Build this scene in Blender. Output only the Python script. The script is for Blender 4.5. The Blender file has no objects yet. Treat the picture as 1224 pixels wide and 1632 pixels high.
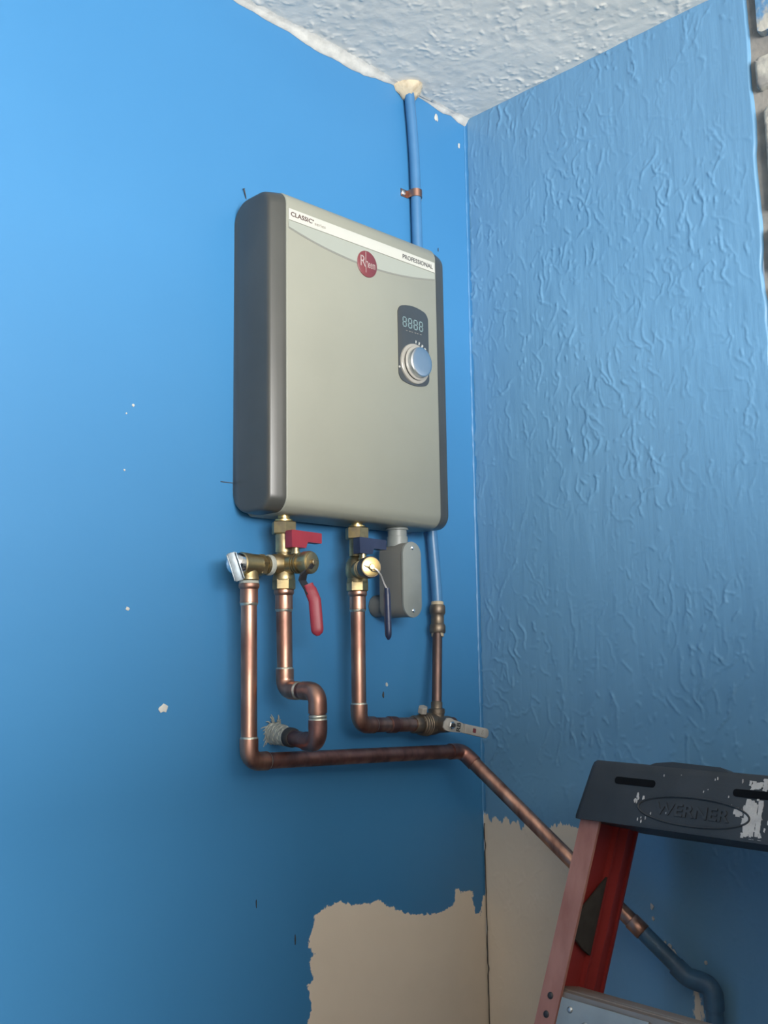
import bpy, bmesh, math, random
import numpy as np
from mathutils import Vector, Matrix

SC = bpy.context.scene
COL = SC.collection
rng = np.random.default_rng(7)
random.seed(7)
CEIL = 2.44

# ------------------------------------------------------------------ camera
F, YAW, PIT, ROLL = 1641.4, 0.7898, 0.13971, -0.0146
cam_d = bpy.data.cameras.new('camera')
cam = bpy.data.objects.new('camera', cam_d)
COL.objects.link(cam)
fw = Vector((math.cos(YAW) * math.cos(PIT), math.sin(YAW) * math.cos(PIT), math.sin(PIT)))
rt = Vector((math.sin(YAW), -math.cos(YAW), 0))
up = rt.cross(fw)
r2 = rt * math.cos(ROLL) + up * math.sin(ROLL)
u2 = -rt * math.sin(ROLL) + up * math.cos(ROLL)
cam.matrix_world = Matrix(((r2.x, u2.x, -fw.x, -1.38428), (r2.y, u2.y, -fw.y, -1.16748),
                           (r2.z, u2.z, -fw.z, 1.45108), (0, 0, 0, 1)))
cam_d.sensor_fit = 'VERTICAL'
cam_d.sensor_height = 36.0
cam_d.lens = F * 36.0 / 1632.0
cam_d.clip_start = 0.05
SC.camera = cam

# ------------------------------------------------------------------ light and exposure
SC.view_settings.view_transform = 'Standard'
SC.view_settings.look = 'None'
SC.view_settings.gamma = 1.0
SC.view_settings.use_curve_mapping = False
SC.view_settings.exposure = 0.0
wd = bpy.data.worlds.new('world'); SC.world = wd; wd.use_nodes = True
wd.node_tree.nodes['Background'].inputs[0].default_value = (0.62, 0.78, 1.0, 1)
wd.node_tree.nodes['Background'].inputs[1].default_value = 0.5

def area(name, loc, target, sx, sy, power, color):
    l = bpy.data.lights.new(name, 'AREA'); l.shape = 'RECTANGLE'
    l.size, l.size_y, l.energy, l.color = sx, sy, power, color
    o = bpy.data.objects.new(name, l); COL.objects.link(o)
    o.location = loc
    o.rotation_euler = (Vector(target) - Vector(loc)).to_track_quat('-Z', 'Z').to_euler()
    return o
# daylight entering by the high window of the wall behind the camera
WIN = (-3.3, -1.1, 0.9, 2.30)      # x0 x1 z0 z1
YB = -4.2
area('window_daylight', ((WIN[0] + WIN[1]) / 2, YB + 0.03, (WIN[2] + WIN[3]) / 2),
     ((WIN[0] + WIN[1]) / 2, 0, (WIN[2] + WIN[3]) / 2), WIN[1] - WIN[0], WIN[3] - WIN[2], 425, (1.0, 0.98, 0.95))

# ------------------------------------------------------------------ materials
def mat(name, col, rough=0.5, metal=0.0, var=None, vscale=20.0, vstretch=(1, 1, 1), vrange=(0.4, 0.65),
        bump=0.0, bscale=60.0, bstretch=(1, 1, 1), spec=0.5, coat=0.0, rvar=0.0, bdist=0.002, vdetail=4.0):
    m = bpy.data.materials.new(name); m.use_nodes = True
    nt = m.node_tree; N, L = nt.nodes, nt.links
    b = N['Principled BSDF']
    b.inputs['Base Color'].default_value = (*col, 1)
    b.inputs['Roughness'].default_value = rough
    b.inputs['Metallic'].default_value = metal
    b.inputs['Specular IOR Level'].default_value = spec
    b.inputs['Coat Weight'].default_value = coat
    tc = N.new('ShaderNodeTexCoord')
    if var is not None:
        mp = N.new('ShaderNodeMapping'); mp.inputs['Scale'].default_value = vstretch
        L.new(tc.outputs['Object'], mp.inputs['Vector'])
        nz = N.new('ShaderNodeTexNoise'); nz.inputs['Scale'].default_value = vscale
        nz.inputs['Detail'].default_value = vdetail
        L.new(mp.outputs[0], nz.inputs['Vector'])
        mr = N.new('ShaderNodeMapRange')
        mr.inputs['From Min'].default_value, mr.inputs['From Max'].default_value = vrange
        L.new(nz.outputs['Fac'], mr.inputs['Value'])
        mx = N.new('ShaderNodeMix'); mx.data_type = 'RGBA'
        mx.inputs['A'].default_value = (*col, 1); mx.inputs['B'].default_value = (*var, 1)
        L.new(mr.outputs[0], mx.inputs['Factor'])
        L.new(mx.outputs['Result'], b.inputs['Base Color'])
        if rvar:
            ma = N.new('ShaderNodeMath'); ma.operation = 'MULTIPLY_ADD'
            ma.inputs[1].default_value = rvar; ma.inputs[2].default_value = rough
            L.new(mr.outputs[0], ma.inputs[0]); L.new(ma.outputs[0], b.inputs['Roughness'])
    if bump:
        mp = N.new('ShaderNodeMapping'); mp.inputs['Scale'].default_value = bstretch
        L.new(tc.outputs['Object'], mp.inputs['Vector'])
        nz = N.new('ShaderNodeTexNoise'); nz.inputs['Scale'].default_value = bscale
        nz.inputs['Detail'].default_value = 4
        L.new(mp.outputs[0], nz.inputs['Vector'])
        bp = N.new('ShaderNodeBump'); bp.inputs['Strength'].default_value = bump
        bp.inputs['Distance'].default_value = bdist
        L.new(nz.outputs['Fac'], bp.inputs['Height']); L.new(bp.outputs[0], b.inputs['Normal'])
    return m

def wall_mat(name, blue, blue2, bare, bare2, rough, stretch, amp, bump, bscale, bstretch):
    """blue paint with bare plaster where the 'bare' distance attribute (metres) is positive; ragged paint edge"""
    m = mat(name, blue, rough, 0, blue2, 3.0, (1, 1, 1), (0.35, 0.7), bump, bscale, bstretch)
    nt = m.node_tree; N, L = nt.nodes, nt.links
    b = N['Principled BSDF']
    src = b.inputs['Base Color'].links[0].from_socket
    tc = N.new('ShaderNodeTexCoord')
    at = N.new('ShaderNodeAttribute'); at.attribute_name = 'bare'
    mp = N.new('ShaderNodeMapping'); mp.inputs['Scale'].default_value = stretch
    L.new(tc.outputs['Object'], mp.inputs['Vector'])
    nz = N.new('ShaderNodeTexNoise'); nz.inputs['Scale'].default_value = 1.0; nz.inputs['Detail'].default_value = 5
    nz.inputs['Roughness'].default_value = 0.65
    L.new(mp.outputs[0], nz.inputs['Vector'])
    s = N.new('ShaderNodeMath'); s.operation = 'SUBTRACT'; s.inputs[1].default_value = 0.5
    L.new(nz.outputs['Fac'], s.inputs[0])
    ma = N.new('ShaderNodeMath'); ma.operation = 'MULTIPLY_ADD'; ma.inputs[1].default_value = amp
    L.new(s.outputs[0], ma.inputs[0]); L.new(at.outputs['Fac'], ma.inputs[2])
    mr = N.new('ShaderNodeMapRange'); mr.inputs['From Min'].default_value = -0.0006; mr.inputs['From Max'].default_value = 0.0006
    L.new(ma.outputs[0], mr.inputs['Value'])
    nb = N.new('ShaderNodeTexNoise'); nb.inputs['Scale'].default_value = 14; nb.inputs['Detail'].default_value = 6
    L.new(tc.outputs['Object'], nb.inputs['Vector'])
    mb = N.new('ShaderNodeMix'); mb.data_type = 'RGBA'
    mb.inputs['A'].default_value = (*bare, 1); mb.inputs['B'].default_value = (*bare2, 1)
    L.new(nb.outputs['Fac'], mb.inputs['Factor'])
    mx = N.new('ShaderNodeMix'); mx.data_type = 'RGBA'
    L.new(mr.outputs[0], mx.inputs['Factor']); L.new(src, mx.inputs['A']); L.new(mb.outputs['Result'], mx.inputs['B'])
    L.new(mx.outputs['Result'], b.inputs['Base Color'])
    mo = N.new('ShaderNodeMath'); mo.operation = 'MULTIPLY_ADD'; mo.inputs[1].default_value = 0.35; mo.inputs[2].default_value = rough
    L.new(mr.outputs[0], mo.inputs[0]); L.new(mo.outputs[0], b.inputs['Roughness'])
    return m

BLUE = (0.040, 0.180, 0.375); BLUE2 = (0.036, 0.170, 0.36)
BARE = (0.70, 0.61, 0.50); BARE2 = (0.62, 0.54, 0.44)
M = {
 'wallA': wall_mat('blue_wall_paint', BLUE, BLUE2, BARE, BARE2, 0.42, (120, 120, 90), 0.020, 0.10, 45, (1, 1, 1)),
 'wallB': wall_mat('blue_textured_painted_sheen', (0.125, 0.280, 0.45), (0.115, 0.265, 0.43), BARE, BARE2, 0.40, (130, 130, 30), 0.03, 0.25, 160, (1, 1, 0.12)),  # same paint as wallA, paled so its sheen and haze sit in the colour
 'ceil': mat('ceiling_white', (0.90, 0.85, 0.75), 0.7, 0, (0.86, 0.81, 0.71), 6, bump=0.15, bscale=150),
 'white': mat('white_caulk', (0.50, 0.50, 0.47), 0.6, 0, (0.42, 0.42, 0.395), 60, bump=0.4, bscale=160),
 'blueflat': mat('blue_paint_small', BLUE, 0.45, 0, BLUE2, 30, bump=0.2, bscale=120),
 'floor': mat('grey_concrete', (0.14, 0.135, 0.13), 0.8, 0, (0.10, 0.10, 0.095), 5, bump=0.3, bscale=40),
 'outer': mat('pale_wall_paint', (0.15, 0.14, 0.13), 0.8, 0, (0.13, 0.12, 0.11), 4),
 'mortar': mat('grey_mortar', (0.27, 0.25, 0.22), 0.9, 0, (0.18, 0.175, 0.165), 30, bump=0.6, bscale=120),
 'brick': mat('whitewashed_brick', (0.46, 0.44, 0.38), 0.85, 0, (0.26, 0.25, 0.23), 45, vrange=(0.45, 0.62), bump=0.8, bscale=90),
 'brickblue': mat('blue_washed_brick', (0.11, 0.25, 0.42), 0.6, 0, (0.46, 0.44, 0.38), 25, vrange=(0.52, 0.6), bump=0.8, bscale=90),
 'silver': mat('silver_grey_panel', (0.232, 0.238, 0.198), 0.45, 0.0, (0.222, 0.228, 0.19), 8),
 'cap': mat('dark_grey_plastic', (0.050, 0.052, 0.048), 0.34, 0, (0.044, 0.046, 0.043), 12),
 'strip': mat('white_label', (0.44, 0.445, 0.405), 0.5, 0, (0.42, 0.425, 0.385), 10),
 'accent': mat('pale_green_accent', (0.285, 0.305, 0.27), 0.4, 0, (0.275, 0.295, 0.26), 10),
 'accentline': mat('grey_accent_edge', (0.19, 0.195, 0.175), 0.5, 0, (0.18, 0.185, 0.165), 10),
 'maroon': mat('maroon_badge', (0.155, 0.035, 0.042), 0.4, 0, (0.14, 0.032, 0.038), 20),
 'badgetext': mat('pale_badge_lettering', (0.34, 0.28, 0.27), 0.5, 0, (0.32, 0.26, 0.25), 20),
 'ink': mat('dark_red_ink', (0.06, 0.02, 0.02), 0.6, 0, (0.05, 0.018, 0.018), 30),
 'inkfade': mat('faded_ink', (0.27, 0.25, 0.21), 0.6, 0, (0.25, 0.23, 0.195), 30),
 'inkgrey': mat('dark_grey_ink', (0.055, 0.055, 0.06), 0.6, 0, (0.05, 0.05, 0.055), 30),
 'panel': mat('black_glossy_panel', (0.045, 0.052, 0.058), 0.22, 0, (0.04, 0.047, 0.053), 10),
 'digit': mat('pale_teal_segment', (0.17, 0.25, 0.26), 0.4, 0, (0.155, 0.23, 0.24), 40),
 'tick': mat('white_tick', (0.40, 0.41, 0.39), 0.5, 0, (0.38, 0.38, 0.36), 40),
 'ringpl': mat('ivory_ring', (0.29, 0.28, 0.25), 0.3, 0.0, (0.27, 0.26, 0.235), 30),
 'chrome': mat('chrome', (0.80, 0.82, 0.84), 0.12, 1.0, (0.72, 0.74, 0.76), 30, rvar=0.08),
 'zinc': mat('dull_zinc', (0.20, 0.235, 0.26), 0.42, 0.85, (0.13, 0.155, 0.175), 90, rvar=0.1),
 'knob': mat('satin_chrome_knob', (0.62, 0.66, 0.70), 0.28, 1.0, (0.58, 0.62, 0.66), 30),
 'brass': mat('aged_brass', (0.46, 0.37, 0.20), 0.36, 1.0, (0.27, 0.225, 0.15), 55, vrange=(0.4, 0.7), rvar=0.2, bump=0.08, bscale=300),
 'brassb': mat('bright_brass', (0.86, 0.64, 0.28), 0.30, 1.0, (0.74, 0.54, 0.24), 70, rvar=0.1),
 'copper': mat('copper_tarnished', (0.52, 0.30, 0.225), 0.33, 1.0, (0.20, 0.105, 0.085), 42, (1, 1, 0.35), (0.36, 0.68), rvar=0.2, bump=0.03, bscale=200),
 'copperd': mat('copper_dark', (0.33, 0.165, 0.135), 0.40, 1.0, (0.15, 0.085, 0.08), 45, (1, 1, 0.6), (0.4, 0.66), rvar=0.2, bump=0.03, bscale=200),
 'solder': mat('grey_solder', (0.62, 0.60, 0.52), 0.35, 1.0, (0.40, 0.42, 0.36), 120, rvar=0.2, bump=0.3, bscale=300),
 'teflon': mat('white_thread_tape', (0.33, 0.345, 0.31), 0.6, 0, (0.25, 0.265, 0.24), 80, bump=0.5, bscale=300),
 'red': mat('red_vinyl', (0.25, 0.022, 0.04), 0.45, 0, (0.22, 0.018, 0.033), 30, bump=0.1, bscale=250),
 'navy': mat('navy_vinyl', (0.022, 0.032, 0.075), 0.32, 0, (0.018, 0.026, 0.06), 30, bump=0.1, bscale=250),
 'steel': mat('zinc_steel', (0.55, 0.55, 0.54), 0.35, 1.0, (0.40, 0.40, 0.40), 60, rvar=0.15),
 'dsteel': mat('dark_steel', (0.045, 0.045, 0.05), 0.42, 0.3, (0.03, 0.03, 0.035), 60),
 'rubber': mat('black_rubber', (0.03, 0.03, 0.03), 0.6, 0, (0.025, 0.025, 0.025), 60),
 'pvc': mat('grey_pvc', (0.135, 0.138, 0.13), 0.45, 0, (0.125, 0.128, 0.12), 15, bump=0.05, bscale=200),
 'pvcl': mat('grey_pvc_cover', (0.205, 0.228, 0.222), 0.42, 0, (0.17, 0.19, 0.185), 15, bump=0.05, bscale=200),
 'pex': mat('blue_pex', (0.05, 0.165, 0.33), 0.38, 0, (0.045, 0.15, 0.305), 25),
 'coup': mat('dark_brass_coupling', (0.20, 0.16, 0.12), 0.45, 0.8, (0.12, 0.10, 0.085), 60, bump=0.1, bscale=300),
 'copperx': mat('bronzed_copper', (0.17, 0.11, 0.095), 0.42, 0.9, (0.11, 0.08, 0.075), 45, (1, 1, 0.5), rvar=0.1),
 'tan': mat('tan_collar', (0.42, 0.35, 0.24), 0.5, 0, (0.36, 0.30, 0.2), 60),
 'foam': mat('cream_foam', (0.50, 0.43, 0.31), 0.85, 0, (0.36, 0.28, 0.18), 60, vrange=(0.5, 0.72), bump=0.8, bscale=90),
 'lever': mat('ivory_lever', (0.36, 0.345, 0.32), 0.45, 0, (0.29, 0.28, 0.255), 60, bump=0.1, bscale=200),
 'bluepipe': mat('blue_painted_pipe', (0.045, 0.115, 0.20), 0.5, 0, (0.035, 0.085, 0.15), 30, bump=0.2, bscale=150),
 'frp': mat('red_fibreglass', (0.34, 0.035, 0.03), 0.5, 0, (0.28, 0.028, 0.026), 14, (1, 1, 0.2), bump=0.08, bscale=200, bstretch=(1, 1, .1)),
 'frpworn': mat('worn_red_fibreglass', (0.40, 0.19, 0.155), 0.65, 0, (0.30, 0.125, 0.10), 35, (1, 1, 0.4), (0.38, 0.66), bump=0.15, bscale=200, bstretch=(1, 1, .1)),
 'black': mat('black_ladder_plastic', (0.023, 0.027, 0.032), 0.55, 0, (0.033, 0.037, 0.043), 16, bump=0.12, bscale=350),
 'blackdeep': mat('black_slot', (0.005, 0.006, 0.008), 0.9, 0, (0.004, 0.005, 0.007), 30, spec=0.1),
 'tread': mat('dirty_aluminium_tread', (0.30, 0.25, 0.22), 0.5, 0.5, (0.42, 0.40, 0.38), 60, (1, .12, 1), (0.5, 0.72), bump=0.3, bscale=200, bstretch=(1, .1, 1)),
 'bracket': mat('grey_painted_bracket', (0.33, 0.36, 0.37), 0.5, 0.3, (0.29, 0.32, 0.33), 30),
 'splash': mat('dried_white_paint', (0.50, 0.48, 0.46), 0.7, 0, (0.42, 0.40, 0.39), 90, bump=0.4, bscale=200),
 'dark': mat('dark_gap', (0.05, 0.045, 0.04), 0.9, 0, (0.04, 0.035, 0.03), 60),
}

# ------------------------------------------------------------------ mesh helpers
OFF = {}          # world matrix inverse of each thing's empty
def put(name, verts, faces, m, parent=None, smooth=40, label=None):
    me = bpy.data.meshes.new(name)
    me.from_pydata([tuple(v) for v in verts], [], faces)
    return put_mesh(name, me, m, parent, smooth, label)
def put_mesh(name, me, m, parent=None, smooth=40, label=None):
    bm = bmesh.new(); bm.from_mesh(me)
    bmesh.ops.recalc_face_normals(bm, faces=bm.faces)
    bm.to_mesh(me); bm.free()
    if smooth:
        me.shade_smooth(); me.set_sharp_from_angle(angle=math.radians(smooth))
    ms = m if isinstance(m, (list, tuple)) else [m]
    for k in ms: me.materials.append(M[k])
    o = bpy.data.objects.new(name, me); COL.objects.link(o)
    if parent is not None:
        root = parent
        while root.parent is not None: root = root.parent
        if root.name in OFF: me.transform(OFF[root.name])
        o.parent = parent
    if label: o['label'] = label
    return o
def thing(name, label, cat, loc, group=None, rot=None):
    o = bpy.data.objects.new(name, None); COL.objects.link(o)
    o.empty_display_size = 0.03
    mw = Matrix.Translation(Vector(loc))
    if rot is not None: mw = mw @ rot.to_4x4()
    o.matrix_world = mw
    OFF[o.name] = mw.inverted()
    o['label'] = label; o['category'] = cat
    if group: o['group'] = group
    return o
def frame_of(d):
    d = Vector(d).normalized()
    a = Vector((0, 0, 1)) if abs(d.z) < 0.9 else Vector((1, 0, 0))
    u = d.cross(a).normalized(); v = d.cross(u).normalized()
    return u, v, d
class G:
    """vertex/face collector"""
    def __init__(s): s.v = []; s.f = []
    def add(s, vs, fs):
        n = len(s.v); s.v += [Vector(x) for x in vs]; s.f += [tuple(i + n for i in f) for f in fs]; return s
    def lathe(s, p0, d, prof, seg=28, phase=0.0, cap=True):
        u, v, d = frame_of(d); p0 = Vector(p0); vs = []; fs = []
        for (t, r) in prof:
            for k in range(seg):
                a = phase + 2 * math.pi * k / seg
                vs.append(p0 + d * t + (u * math.cos(a) + v * math.sin(a)) * r)
        for i in range(len(prof) - 1):
            for k in range(seg):
                a, b = i * seg + k, i * seg + (k + 1) % seg
                fs.append((a, b, b + seg, a + seg))
        if cap:
            fs.append(tuple(reversed(range(seg)))); n = (len(prof) - 1) * seg
            fs.append(tuple(range(n, n + seg)))
        return s.add(vs, fs)
    def cyl(s, a, b, r, seg=28, bev=0.0, r2=None):
        a, b = Vector(a), Vector(b); L = (b - a).length; r2 = r if r2 is None else r2
        pr = [(0, r), (L, r2)] if not bev else [(0, r - bev), (bev, r), (L - bev, r2), (L, r2 - bev)]
        return s.lathe(a, b - a, pr, seg)
    def hexa(s, a, b, r, bev=0.0012, phase=0.3):
        a, b = Vector(a), Vector(b); L = (b - a).length
        return s.lathe(a, b - a, [(0, r - bev), (bev, r), (L - bev, r), (L, r - bev)], 6, phase)
    def tube(s, pts, r, seg=20, cap=True):
        pts = [Vector(p) for p in pts]; n = len(pts)
        rs = r if isinstance(r, (list, tuple)) else [r] * n
        t0 = (pts[1] - pts[0]).normalized(); u, v, _ = frame_of(t0); vs = []; fs = []; pt = t0
        for i in range(n):
            t = (pts[min(i + 1, n - 1)] - pts[max(i - 1, 0)]).normalized()
            q = pt.rotation_difference(t); u = q @ u; v = q @ v; pt = t
            for k in range(seg):
                a = 2 * math.pi * k / seg
                vs.append(pts[i] + (u * math.cos(a) + v * math.sin(a)) * rs[i])
        for i in range(n - 1):
            for k in range(seg):
                a, b = i * seg + k, i * seg + (k + 1) % seg
                fs.append((a, b, b + seg, a + seg))
        if cap:
            fs.append(tuple(reversed(range(seg)))); fs.append(tuple(range((n - 1) * seg, n * seg)))
        return s.add(vs, fs)
    def prism(s, out, o, u, v, n, depth, bev=0.0):
        """polygon 'out' in (u,v) about o, extruded by depth along n; small bevel on the outer face"""
        o, u, v, n = Vector(o), Vector(u), Vector(v), Vector(n); k = len(out); rings = []
        cx = sum(p[0] for p in out) / k; cy = sum(p[1] for p in out) / k
        def ring(h, sh):
            vs = []
            for i, (a, b) in enumerate(out):
                if sh:
                    p0, p1 = out[i - 1], out[(i + 1) % k]
                    tx, ty = p1[0] - p0[0], p1[1] - p0[1]; l = math.hypot(tx, ty) or 1
                    nx, ny = -ty / l, tx / l
                    if nx * (cx - a) + ny * (cy - b) < 0: nx, ny = -nx, -ny
                    a += nx * sh; b += ny * sh
                vs.append(o + u * a + v * b + n * h)
            return vs
        hs = [(0, 0), (depth, 0)] if not bev else [(0, 0), (depth - bev, 0), (depth - bev * .3, bev * .3), (depth, bev)]
        vs = []; fs = []
        for h, sh in hs: vs += ring(h, sh)
        for r in range(len(hs) - 1):
            for i in range(k):
                a, b = r * k + i, r * k + (i + 1) % k
                fs.append((a, b, b + k, a + k))
        fs.append(tuple(reversed(range(k)))); fs.append(tuple(range((len(hs) - 1) * k, len(hs) * k)))
        return s.add(vs, fs)
    def box(s, c, size, u=(1, 0, 0), v=(0, 1, 0), w=(0, 0, 1), bev=0.0):
        bm = bmesh.new(); bmesh.ops.create_cube(bm, size=1.0)
        bmesh.ops.scale(bm, vec=Vector(size), verts=bm.verts)
        if bev: bmesh.ops.bevel(bm, geom=bm.edges[:], offset=bev, segments=2, affect='EDGES', profile=0.6)
        bm.verts.ensure_lookup_table(); c = Vector(c); u, v, w = Vector(u), Vector(v), Vector(w)
        vs = [c + u * x.co.x + v * x.co.y + w * x.co.z for x in bm.verts]
        fs = [tuple(y.index for y in f.verts) for f in bm.faces]; bm.free()
        return s.add(vs, fs)
    def obj(s, name, m, parent=None, smooth=40, label=None):
        return put(name, s.v, s.f, m, parent, smooth, label)
def arc(c, a, b, ang, n=8):
    """points on the circle centre c, from radius vector a turning towards b"""
    return [Vector(c) + Vector(a) * math.cos(ang * i / n) + Vector(b) * math.sin(ang * i / n) for i in range(n + 1)]
def rrect(w, h, r, n=6):
    p = []
    for cx, cy, a0 in ((w / 2 - r, h / 2 - r, 0), (-w / 2 + r, h / 2 - r, 90), (-w / 2 + r, -h / 2 + r, 180), (w / 2 - r, -h / 2 + r, 270)):
        for i in range(n + 1):
            a = math.radians(a0 + 90 * i / n); p.append((cx + r * math.cos(a), cy + r * math.sin(a)))
    return p
def text_obj(name, txt, m, parent, o, u, v, width, height, thick=0.0004, label=None, shear=0.0, spacing=1.0, bold=0.0):
    cu = bpy.data.curves.new(name + '_curve', 'FONT'); cu.body = txt; cu.size = 1.0; cu.space_character = spacing
    cu.extrude = 0.02; cu.shear = shear; cu.resolution_u = 3; cu.offset = bold
    ob = bpy.data.objects.new(name + '_src', cu); COL.objects.link(ob)
    dg = bpy.context.evaluated_depsgraph_get()
    me = bpy.data.meshes.new_from_object(ob.evaluated_get(dg)); bpy.data.objects.remove(ob); bpy.data.curves.remove(cu)
    co = np.array([x.co[:] for x in me.vertices]); mn, mx = co.min(0), co.max(0)
    u, v, o = Vector(u), Vector(v), Vector(o); n = u.cross(v)
    for x in me.vertices:
        a = ((x.co.x - mn[0]) / (mx[0] - mn[0])) * width if width else 0
        b = ((x.co.y - mn[1]) / (mx[1] - mn[1])) * height
        c = (x.co.z - mn[2]) / (mx[2] - mn[2]) * thick
        x.co = o + u * a + v * b + n * c
    me.materials.clear()
    return put_mesh(name, me, m, parent, 0, label)
def struct(o): o['kind'] = 'structure'; return o
def blob_outline(r, n=14, jit=0.35, sx=1.0, sy=1.0):
    return [(r * sx * (1 + random.uniform(-jit, jit)) * math.cos(2 * math.pi * i / n), r * sy * (1 + random.uniform(-jit, jit)) * math.sin(2 * math.pi * i / n)) for i in range(n)]

# ------------------------------------------------------------------ walls
def sdist(poly, A, B):
    """signed distance (positive inside) of grid points to a polygon"""
    P = np.array(poly); d = np.full(A.shape, 1e9); ins = np.zeros(A.shape, bool)
    for i in range(len(P)):
        (x0, y0), (x1, y1) = P[i - 1], P[i]; dx, dy = x1 - x0, y1 - y0
        t = np.clip(((A - x0) * dx + (B - y0) * dy) / (dx * dx + dy * dy + 1e-12), 0, 1)
        d = np.minimum(d, np.hypot(A - x0 - t * dx, B - y0 - t * dy))
        if abs(dy) > 1e-9:
            c = ((y0 > B) != (y1 > B)) & (A < (x1 - x0) * (B - y0) / dy + x0); ins ^= c
    return np.where(ins, d, -d)
def grid_obj(name, m, fn, a, b, attr=None, smooth=True):
    """height-field sheet on the lines a x b; fn maps (A,B)->(n,3)"""
    A, B = np.meshgrid(a, b, indexing='ij'); co = fn(A, B).reshape(-1, 3).astype(np.float32)
    na, nb = len(a), len(b); i = np.arange(na - 1)[:, None] * nb + np.arange(nb - 1)[None, :]; i = i.ravel()
    quads = np.stack([i, i + nb, i + nb + 1, i + 1], 1).astype(np.int32)
    me = bpy.data.meshes.new(name); me.vertices.add(len(co)); me.vertices.foreach_set('co', co.ravel())
    me.loops.add(quads.size); me.loops.foreach_set('vertex_index', quads.ravel())
    me.polygons.add(len(quads)); me.polygons.foreach_set('loop_start', np.arange(len(quads), dtype=np.int32) * 4)
    me.update(calc_edges=True)
    if smooth: me.shade_smooth()
    if attr is not None:
        at = me.attributes.new('bare', 'FLOAT', 'POINT'); at.data.foreach_set('value', attr(A, B).astype(np.float32).ravel())
    me.materials.append(M[m]); o = bpy.data.objects.new(name, me); COL.objects.link(o)
    return struct(o)
def lines(*seg):
    out = []
    for a, b, st in seg: out += list(np.arange(a, b, st))
    out.append(seg[-1][1]); out = np.array(out)
    return out[np.concatenate([[True], np.diff(out) > 1e-5])] if out[-1] - out[-2] > 1e-5 else np.append(out[:-2], out[-1])[np.concatenate([[True], np.diff(np.append(out[:-2], out[-1])) > 1e-5])]
def smooth_noise(na, nb, ca, cb):
    g = rng.random((ca + 2, cb + 2)); x = np.linspace(0, ca, na); y = np.linspace(0, cb, nb)
    xi, yi = x.astype(int), y.astype(int); fx, fy = x - xi, y - yi
    fx = fx * fx * (3 - 2 * fx); fy = fy * fy * (3 - 2 * fy)
    g00, g10, g01, g11 = g[xi][:, yi], g[xi + 1][:, yi], g[xi][:, yi + 1], g[xi + 1][:, yi + 1]
    fx = fx[:, None]; fy = fy[None, :]
    return (g00 * (1 - fx) + g10 * fx) * (1 - fy) + (g01 * (1 - fx) + g11 * fx) * fy - 0.5
def squiggles(na, nb, st, n, length, vert, wander, width, height):
    """raised trowel ridges: random-walk strokes rasterised into a height map (metres)"""
    H = np.zeros((na, nb), np.float32); K = int(math.ceil(2.6 * width / st)); kk = np.arange(-K, K + 1)
    for _ in range(n):
        p = np.array([rng.random() * na, rng.random() * nb]); L = length * (0.3 + rng.random() ** 2 * 2.2) / st
        ang = rng.normal(math.pi / 2, 0.35) if rng.random() < vert else rng.random() * math.tau
        if rng.random() < .5: ang += math.pi
        base = ang
        h = height * (0.35 + rng.random() * 0.9); w = width * (0.75 + 0.6 * rng.random()); k = 0; turn = 0
        while k < L:
            i, j = int(p[0]), int(p[1])
            a = h * min(1, 4 * k / L, 4 * (1 - k / L)) * (0.75 + .5 * rng.random())
            if K < i < na - K - 1 and K < j < nb - K - 1:
                di = (i + kk - p[0]) * st; dj = (j + kk - p[1]) * st
                ker = a * np.exp(-(di[:, None] ** 2 + dj[None, :] ** 2) / (2 * w * w))
                sub = H[i - K:i + K + 1, j - K:j + K + 1]; np.maximum(sub, ker, out=sub)
            turn = turn * 0.88 + rng.normal(0, wander); ang = base + turn
            p += np.array([math.cos(ang), math.sin(ang)]) * 0.9; k += 0.9
    return H

bareA = [(-0.3926, 0.9437), (-0.3844, 0.9684), (-0.3935, 0.9956), (-0.3807, 0.9995), (-0.3899, 1.0284), (-0.3769, 1.036), (-0.3909, 1.0472), (-0.3838, 1.0697), (-0.3766, 1.0872), (-0.3622, 1.0916), (-0.344, 1.0971), (-0.3255, 1.0966), (-0.3068, 1.089), (-0.2748, 1.0854), (-0.2485, 1.0855), (-0.2219, 1.0699), (-0.1877, 1.0547), (-0.1451, 1.0462), (-0.1158, 1.0439), (-0.0931, 1.0477), (-0.0792, 1.0521), (-0.0768, 1.0753), (-0.0569, 1.0661), (-0.0348, 1.0665), (-0.0283, 1.0285), (-0.0157, 1.0233), (-0.0064, 1.0498), (0.01, 1.06), (0.01, -.1), (-.36, -.1), (-.37, .5), (-.385, .87)]
bareB = [(0.01, 1.184), (-0.0077, 1.1824), (-0.017, 1.175), (-0.0267, 1.1811), (-0.04, 1.1753), (-0.0471, 1.1861), (-0.0599, 1.1752), (-0.0733, 1.1826), (-0.0792, 1.1692), (-0.0989, 1.1791), (-0.1174, 1.1682), (-0.1426, 1.1777), (-0.1614, 1.1873), (-0.185, 1.1801), (-0.222, 1.1843), (-0.2, 1.0592), (-0.165, 0.8825), (-.15, .5), (-.14, -.1), (.01, -.1)]
drip = [(-.378, .985), (-.386, .985), (-.392, .93), (-.396, .82), (-.386, .82), (-.381, .93)]

struct(grid_obj('wall_left', 'wallA',
    lambda A, B: np.stack([A, np.zeros_like(A), B], -1),
    lines((-3.4, -.5, .7), (-.5, 0, .005)), lines((0, .72, .36), (.72, 1.2, .005), (1.2, CEIL, .31)),
    lambda A, B: np.maximum(sdist(bareA, A, B), -.06)))

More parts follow.
